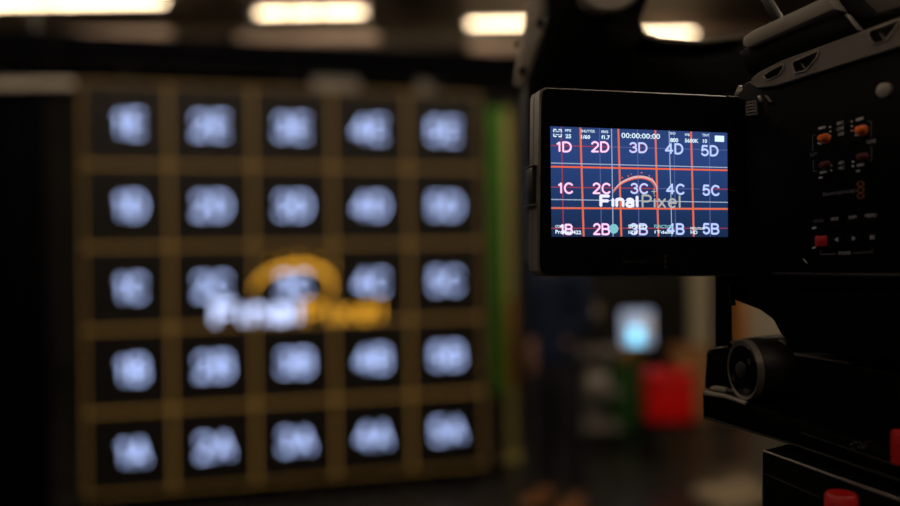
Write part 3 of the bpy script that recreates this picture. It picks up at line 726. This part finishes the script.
bpy.data.objects.remove(mon)
case_m = mat('monitor_case', (.10, .090, .078), .42, .1, .5, .15, 150, .1)
mon = link('flip_monitor', me_of(bm, 'flip_monitor', .35), case_m, rig)
mon.matrix_local = BI @ MW
# smoked front glass with a hole-free face; the picture area sits on it
gp = [(x * .985, z * .982) for x, z in front]
link('front_glass', prism(gp, -.0016, -.0006, 1, .0003, 1), gloss, mon)
latch = [M(x, y, 0) for x, y in ((537.5, 166), (538.2, 203))]
lz0 = latch[1][1]; lz1 = latch[0][1]; lx = min(p[0] for p in front)
bm = bmesh.new(); add_box(bm, (lx - .0012, .003, lz0), (lx + .002, .013, lz1)); bevel(bm, .0008, 2)
link('latch', me_of(bm, 'latch', .6), satin, mon)
for z in (lz0 - .0006, lz1 + .0006):
    link('latch_edge', box((lx - .0016, .0015, z - .00015), (lx + .001, .014, z + .00015)), grey, mon)
# picture
SY = -.0017
scr_pts = [M(*p) for p in ((550.4, 126.2), (727.2, 132.8), (728, 237), (551.6, 236.7))]
me = bpy.data.meshes.new('screen'); me.from_pydata([(p[0], SY, p[1]) for p in scr_pts] + [(p[0], SY + .0004, p[1]) for p in scr_pts], [], [(0, 3, 2, 1), (4, 5, 6, 7), (0, 1, 5, 4), (1, 2, 6, 5), (2, 3, 7, 6), (3, 0, 4, 7)])
sm = bpy.data.materials.new('screen_blue_glow'); sm.use_nodes = True; nt = sm.node_tree; b_ = nt.nodes['Principled BSDF']
b_.inputs['Base Color'].default_value = (.004, .004, .005, 1); b_.inputs['Roughness'].default_value = .15
tc = nt.nodes.new('ShaderNodeTexCoord'); sp = nt.nodes.new('ShaderNodeSeparateXYZ'); mr = nt.nodes.new('ShaderNodeMapRange'); cr = nt.nodes.new('ShaderNodeValToRGB')
nt.links.new(tc.outputs['Object'], sp.inputs[0]); nt.links.new(sp.outputs['Z'], mr.inputs[0]); mr.inputs[1].default_value = -.026; mr.inputs[2].default_value = .026
nt.links.new(mr.outputs[0], cr.inputs[0]); cr.color_ramp.elements[0].color = (*srgb(25, 43, 76), 1); cr.color_ramp.elements[1].color = (*srgb(44, 66, 120), 1)
e = cr.color_ramp.elements.new(.3); e.color = (*srgb(30, 54, 98), 1); e = cr.color_ramp.elements.new(.75); e.color = (*srgb(42, 68, 126), 1)
nt.links.new(cr.outputs[0], b_.inputs['Emission Color']); b_.inputs['Emission Strength'].default_value = 1.0
link('screen', me, sm, mon)
def mline(p0, p1, wpx, m, lvl, nm='grid_line'):
    a = M(*p0); b = M(*p1); link(nm, strips([(a[0], a[1], b[0], b[1], wpx * .000468)], SY - .00003 * lvl), m, mon)
L_or = glow('orange_line_glow', srgb(255, 108, 66), .9); L_or2 = glow('salmon_line_glow', srgb(240, 150, 140), .62)
L_red = glow('red_line_glow', srgb(200, 72, 96), .62); L_wh = glow('white_line_glow', srgb(190, 205, 235), .75); L_dim = glow('dim_blue_line_glow', srgb(92, 104, 168), .8)
topy = lambda x: 126.3 + (x - 550) * .0372
for xa, xb in ((580, 583.3), (618, 621), (655, 658), (690.7, 693.4)):
    mline((xa, topy(xa) + .2), (xb, 236.4), 1.35, L_or, 2); mline((xa + .9, topy(xa) + .2), (xb + .9, 236.4), .7, L_or2, 3)
for xa, xb, m in ((561.3, 563.5, L_red), (599.4, 601.5, L_dim), (637.3, 639, L_dim), (673.8, 675.6, L_dim), (709.3, 710.2, L_dim)):
    mline((xa, topy(xa) + .2), (xb, 236.4), 1.0, m, 1)
for xa, xb in ((611.4, 613), (669, 671.8)): mline((xa, topy(xa) + .2), (xb, 236.4), .9, L_wh, 4)
mline((550.9, 166.6), (727.4, 170.3), 1.6, L_or, 2); mline((551.2, 208.0), (727.6, 209.1), 1.7, L_or, 2); mline((551.2, 207.4), (727.6, 208.3), .6, L_or2, 3)
mline((550.8, 145.5), (612, 147), 1.0, L_red, 1); mline((612, 147), (727.2, 150.2), .8, L_dim, 1)
mline((551, 187), (655, 188.6), 1.0, L_red, 1); mline((655, 188.6), (700, 189), .8, L_dim, 1); mline((708, 189), (727.5, 189.3), 1.0, L_red, 1)
mline((551.3, 228.3), (655, 228.3), 1.0, L_red, 1); mline((655, 228.3), (727.8, 228.3), .9, L_red, 1)
mline((550.9, 163), (727.4, 167.6), .9, L_wh, 4); mline((551.2, 199.4), (727.6, 202.4), .9, L_wh, 4)
def mtext(s, x0, y0, x1, y1, m, bold=.0, lvl=5, slope=0.0, nm='lettering', spacing=1.0, wd=None):
    """x0,y0 bottom left and x1,y1 top right in the photograph"""
    a = M(x0, y0); b = M(x1, y0 + slope * (x1 - x0)); c = M(x0, y1)
    me = stroke_text(s, a[0], b[0], a[1], c[1], SY - .00003 * lvl, wd, .24) if wd else text_mesh(s, a[0], b[0], a[1], c[1], SY - .00003 * lvl, bold, spacing=spacing); k = (b[1] - a[1]) / (b[0] - a[0])
    for v in me.vertices: v.co.z += (v.co.x - a[0]) * k
    link(nm, me, m, mon)
T_pk = glow('pink_letter_glow', srgb(240, 200, 238), 1.25); T_lb = glow('pale_blue_screen_letter_glow', srgb(176, 196, 246), 1.25)
T_hud = glow('readout_glow', srgb(205, 228, 240), 1.3); T_cy = glow('cyan_disc_glow', srgb(130, 206, 214), .95); T_logo = glow('screen_logo_glow', srgb(225, 224, 252), 1.2)
T_cr = glow('cream_logo_glow', srgb(196, 196, 192), .8); T_halo = glow('letter_halo_glow', srgb(190, 60, 130), .4)
rows = {'D': [(556, 152.3, 571.7, 141.2), (590.8, 152.4, 609.2, 141), (628.8, 153, 647.4, 142), (664.8, 154.3, 683.2, 143), (700.8, 156.2, 718.4, 145)],
        'C': [(557.7, 193.8, 573.6, 182.2), (592.3, 194, 611, 182.4), (630, 194, 648.6, 182.8), (666, 194.7, 685, 183.4), (702.2, 195.8, 720, 184.6)],
        'B': [(559.5, 234.8, 573, 223.6), (592.8, 235, 610, 223), (629.4, 235, 647.8, 223), (666.6, 234.6, 684.4, 223), (702.4, 234.4, 719.2, 223)]}
for rw_, L in rows.items():
    for k, (x0, y0, x1, y1) in enumerate(L):
        mm = T_pk if k < 2 else T_lb
        mtext(str(k + 1) + rw_, x0 - .3, y0 + .3, x1 + .3, y1 - .3, T_halo if k < 3 else L_dim, 0, 4.5, .02, 'letter_halo', wd=.0014)
        mtext(str(k + 1) + rw_, x0, y0, x1, y1, mm, 0, 5, .02, wd=.00084)
mtext('FInal', 599.3, 207.6, 638.5, 194.4, T_logo, 0, 7, .012, 'logo_lettering', wd=.0014); mtext('Pixel', 641.5, 208, 680.5, 194.4, T_cr, 0, 7, .012, 'logo_lettering', wd=.0009)
K = spline([M(*p) for p in ((612.5, 191.5), (620, 183.5), (630, 178.5), (640, 176.8), (650, 179), (655, 184), (657, 191))])
link('logo_arc', arc_mesh(K, .0003, .0011, SY - .0002), glow('arc_glow', srgb(238, 190, 190), .9), mon)
K = spline([M(*p) for p in ((612.8, 193.0), (620.5, 184.8), (630, 180), (640, 178.3), (649, 180.4), (653.5, 185), (655, 190))])
link('logo_arc', arc_mesh(K, .0002, .0005, SY - .00023), L_or, mon)
bm = bmesh.new()
for px, py, s in ((622, 177.8, .8), (628, 176, .8), (631, 174.2, .6), (638, 176, .8), (641.4, 172.8, .9), (649, 176, .8), (652, 178.5, .7), (657, 181.6, .9), (657.5, 186.5, .8)):
    x, z = M(px, py); s *= .0005; add_prism(bm, [(x - s, z), (x, z - s), (x + s, z), (x, z + s)], SY - .00026, SY - .00024)
link('logo_spark', me_of(bm), L_or, mon)
x, z = M(653.8, 191.6); s = .0013; link('logo_star', strips([(x - s, z, x + s, z, .0004), (x, z - s, x, z + s, .0004)], SY - .00027), T_cr, mon)
H_ = lambda s, x0, yb, x1, yt, b=.01, m=T_hud: mtext(s, x0, yb, x1, yt, m, b, 8, .03, 'readout')
H_('FPS', 565, 131.8, 571, 129.2, .02); H_('25', 565.3, 138.2, 571, 134.2, .03)
H_('SHUTTER', 580.8, 132.4, 594.8, 129.7); H_('1/60', 581, 138.8, 590, 134.8, .03)
H_('IRIS', 601.3, 133, 608, 130.4); H_('f1.7', 601.3, 139.2, 609.8, 135.2, .03)
H_('00:00:00:00', 621.3, 138, 659.8, 132.8, .012)
H_('ISO', 670, 134.6, 675.2, 132.2); H_('800', 670, 142.2, 678, 138, .03); H_('WB', 684.4, 136, 689.4, 133.4); H_('5600K', 684.6, 142.6, 698.2, 138.6, .02)
H_('TINT', 702, 136.4, 709, 134); H_('10', 702.8, 143, 706.8, 139.2, .02)
H_('CODEC', 555, 227.7, 565, 225, .01); H_('ProRes 422', 555.2, 233.6, 581, 229.8, .03)
H_('SPEED', 628, 228.2, 647, 224.6, .02); H_('1TB', 628.3, 233.8, 637, 230.6, .02); H_('FUNCTION', 654, 228, 673, 224.6, .02, T_cy); H_('1Tdem', 654.4, 233.4, 672, 230.4, .02)
H_('RESOLUTION', 690.2, 229.5, 703.5, 227, .01); H_('HD', 690.4, 233.9, 697.2, 230.4, .02)
pb = [M(*p) for p in ((714.6, 135.6), (723.8, 136), (723.8, 142), (714.6, 141.6))]
bm = bmesh.new(); add_prism(bm, pb, SY - .00026, SY - .0002); link('battery_symbol', me_of(bm), T_hud, mon)
x, z = M(613.6, 228.8); link('record_disc', lathe((x, SY - .0003, z), (0, 1, 0), [(0, .0022), (.00006, .0022)], 32), T_cy, mon)
S = []
for a, b in (((553.4, 129.5), (561.2, 129.8)), ((553.4, 136.4), (561.2, 136.7)), ((553.6, 129.5), (553.6, 136.4)), ((561.1, 129.8), (561.1, 136.6))):
    p, q = M(*a), M(*b)
    for t0, t1 in ((0, .38), (.62, 1)):
        S.append((p[0] + (q[0] - p[0]) * t0, p[1] + (q[1] - p[1]) * t0, p[0] + (q[0] - p[0]) * t1, p[1] + (q[1] - p[1]) * t1, .0005))
for a, b in (((555.5, 131.5), (559.3, 131.7)), ((555.5, 134.6), (559.3, 134.8))):
    p, q = M(*a), M(*b); S.append((p[0], p[1], q[0], q[1], .0003))
link('frame_symbol', strips(S, SY - .00026), T_hud, mon)
me_l = glow  # maker's name printed very dimly below the picture
a = M(622.5, 264); b = M(647, 259.5)
link('maker_lettering', text_mesh('Blackmagic', a[0], b[0], a[1], b[1], SY - .0001, 0), mat('faint_print', (.02, .02, .022), .5), mon)
bm = bmesh.new()
for y in (256.5, 261.5, 266.5):
    x, z = M(665.5, y); bm2 = [(x + math.cos(PI / 6 + k * PI / 3) * .001, z + math.sin(PI / 6 + k * PI / 3) * .001) for k in range(6)]
    add_prism(bm, bm2, SY - .0001, SY)
link('maker_mark', me_of(bm), mat('faint_red_print', (.02, .008, .006), .5), mon)

# ================================================================== tripod head and tripod
tri = thing('tripod_head', 'black tripod head with sliding plate and red knobs under the video camera', 'tripod')
tri.matrix_world = BW
def tp(*a, **k): return plate(*a, parent=tri, **k)
tp('sliding_plate', [(702.5, 391), (724, 395.5), (745, 402.5), (790, 417), (905, 459), (905, 484), (800, 447.5), (703, 418)], .006, .09, black)
tp('lip_highlight', [(702, 390.6), (724, 394.6), (745, 402), (745, 405.6), (724, 398.4), (702, 395)], .0075, .003, grey, r=.0006)  # grey lip carries the plate's edge highlight in its colour
tp('plate_groove', [(703, 416.4), (800, 446), (905, 482), (905, 483.6), (800, 447.8), (703, 418.4)], .0072, .002, satin, r=.0003)
tp('plate_groove', [(800, 432), (905, 468), (905, 469.4), (800, 433.4)], .0068, .002, satin, r=.0002)
tp('stop_block', [(706, 352), (710, 348.5), (723, 347), (728, 352), (729, 391), (722, 395), (704, 388)], -.004, .005, black, r=.001)
tp('block_highlight', [(705.6, 352), (710, 347.8), (724, 346.2), (724, 348.6), (711, 350.4), (708, 354)], -.0025, .004, rail_m, r=.0006)  # highlight on the block's upper edge, made as a paler strip
tp('block_pad', [(708, 388), (712, 386), (724, 388), (727, 392.5), (712, 391)], -.001, .006, grey, r=.0008)
tp('support_arm', [(714, 268), (729, 268), (730, 352), (714, 352)], -.02, .003, rubber, r=.001)
# drag drum
Yd = .400; pc = BI @ at(745, 370, Yd); dd = (BI.to_3x3() @ Vector((.982, .19, 0))).normalized(); r0 = .0150
dr = link('drag_drum', lathe(pc, dd, [(0.0005, r0 * .80), (0, r0 * .86), (0, r0 * .95), (.0012, r0), (.028, r0), (.031, r0 * .9)], 48), mat('drum_black', (.007, .0065, .006), .5, .1, .3, .2, 90), tri)
link('drum_ring', lathe(pc - dd * .0008, dd, [(0, r0 * .84), (-.0006, r0 * .93), (.002, r0 * 1.0), (.0026, r0 * .9)], 48), mat('ring_metal', (.14, .12, .105), .4, .5, .5, .3, 60), dr)
link('drum_recess', lathe(pc - dd * .0018, dd, [(0, r0 * .78), (.001, r0 * .80)], 40), gloss, dr)
link('drum_hub', lathe(pc - dd * .0035, dd, [(0, r0 * .12), (.0005, r0 * .24), (.003, r0 * .3)], 24), satin, dr)
bmq = bmesh.new(); t_ = dd.cross(Vector((0, 0, 1))).normalized()
for k in range(2):
    an = k * PI + .6; c_ = pc - dd * .001 + (t_ * math.cos(an) + Vector((0, 0, 1)) * math.sin(an)) * r0 * .58
    add_tube(bmq, c_ - dd * .0012, c_, r0 * .10, n=12)
link('drum_screws', me_of(bmq, 'screws', .6), satin, dr)
tp('drum_cover', [(770, 343), (782, 343), (793, 354), (850, 364), (905, 374), (905, 460), (790, 416), (766, 406), (766, 352)], -.012, .06, black, r=.0015)
tp('cover_highlight', [(729, 341.5), (745, 338), (782, 340.4), (793, 352.5), (851, 363), (851, 364.4), (791, 355.4), (778, 344), (745, 341.6), (731, 344)], -.010, .03, rail_m, r=.0008)  # paler band painted where the drum and cover tops catch light
# lower box and its edges
lb = tp('lower_box', [(762, 451.5), (764, 450), (905, 501), (960, 520), (960, 640), (762, 580)], .014, .09, black, r=.001)
link('box_edge', sweep([(x, -.0145, z) for x, z in (B(762.5, 580, .0145), B(762.3, 453, .0145))], .0003, 8), grey, lb)
link('box_edge', sweep([(x, -.0145, z) for x, z in (B(763.5, 450.8, .0145), B(905, 501.6, .0145))], .0005, 8), grey, lb)
link('box_groove', sweep([(x, -.0145, z) for x, z in (B(762.5, 473, .0145), B(820, 497.6, .0145))], .00025, 8), satin, lb)
def red_knob(px0, px1, py, py1, o):
    a = B(px0, py, o); b = B(px1, py, o); r = (b[0] - a[0]) / 2 * .86; h = B(px0, py1, o)[1]
    return link('red_knob', lathe((( a[0] + b[0]) / 2, -o, h), (0, 0, 1), [(0, r), (a[1] - h - .0012, r), (a[1] - h, r * .88)], 32), red_p, tri)
red_knob(824, 859, 489, 530, .022); red_knob(890, 912, 429, 461, .012)
bm = bmesh.new(); random.seed(9)
for k in range(16):
    x, z = B(850 + random.random() * 22, 441 + random.random() * 8, .0075); add_box(bm, (x - .0002, -.0078, z - .00015), (x + .0003, -.007, z + .00015))
link('scratches', me_of(bm), steel, tri)
# head bowl, column and legs down to the floor
cx, cy = .09, .05; zb = B(800, 560, .014)[1]
link('head_bowl', lathe((cx, cy, zb - .13), (0, 0, 1), [(0, .03), (.03, .05), (.10, .055), (.135, .03), (.19, .03)], 36), black, tri)
foot_z = -CAM.z
for k in range(3):
    an = k * 2 * PI / 3 + .5
    top = Vector((cx + .04 * math.cos(an), cy + .04 * math.sin(an), zb - .06)); ft = Vector((cx + .52 * math.cos(an), cy + .52 * math.sin(an), foot_z + .02)); md = top.lerp(ft, .5)
    lg = link('leg', tube(top, md, .018, .016, 16), black, tri)
    link('lower_leg', tube(md, ft, .012, .012, 16), satin, lg); link('leg_collar', tube(md.lerp(top, .03), md.lerp(ft, .03), .022, n=16), black, lg)
    link('foot', lathe((ft.x, ft.y, foot_z), (0, 0, 1), [(0, .03), (.02, .028), (.03, .012)], 20), rubber, lg)
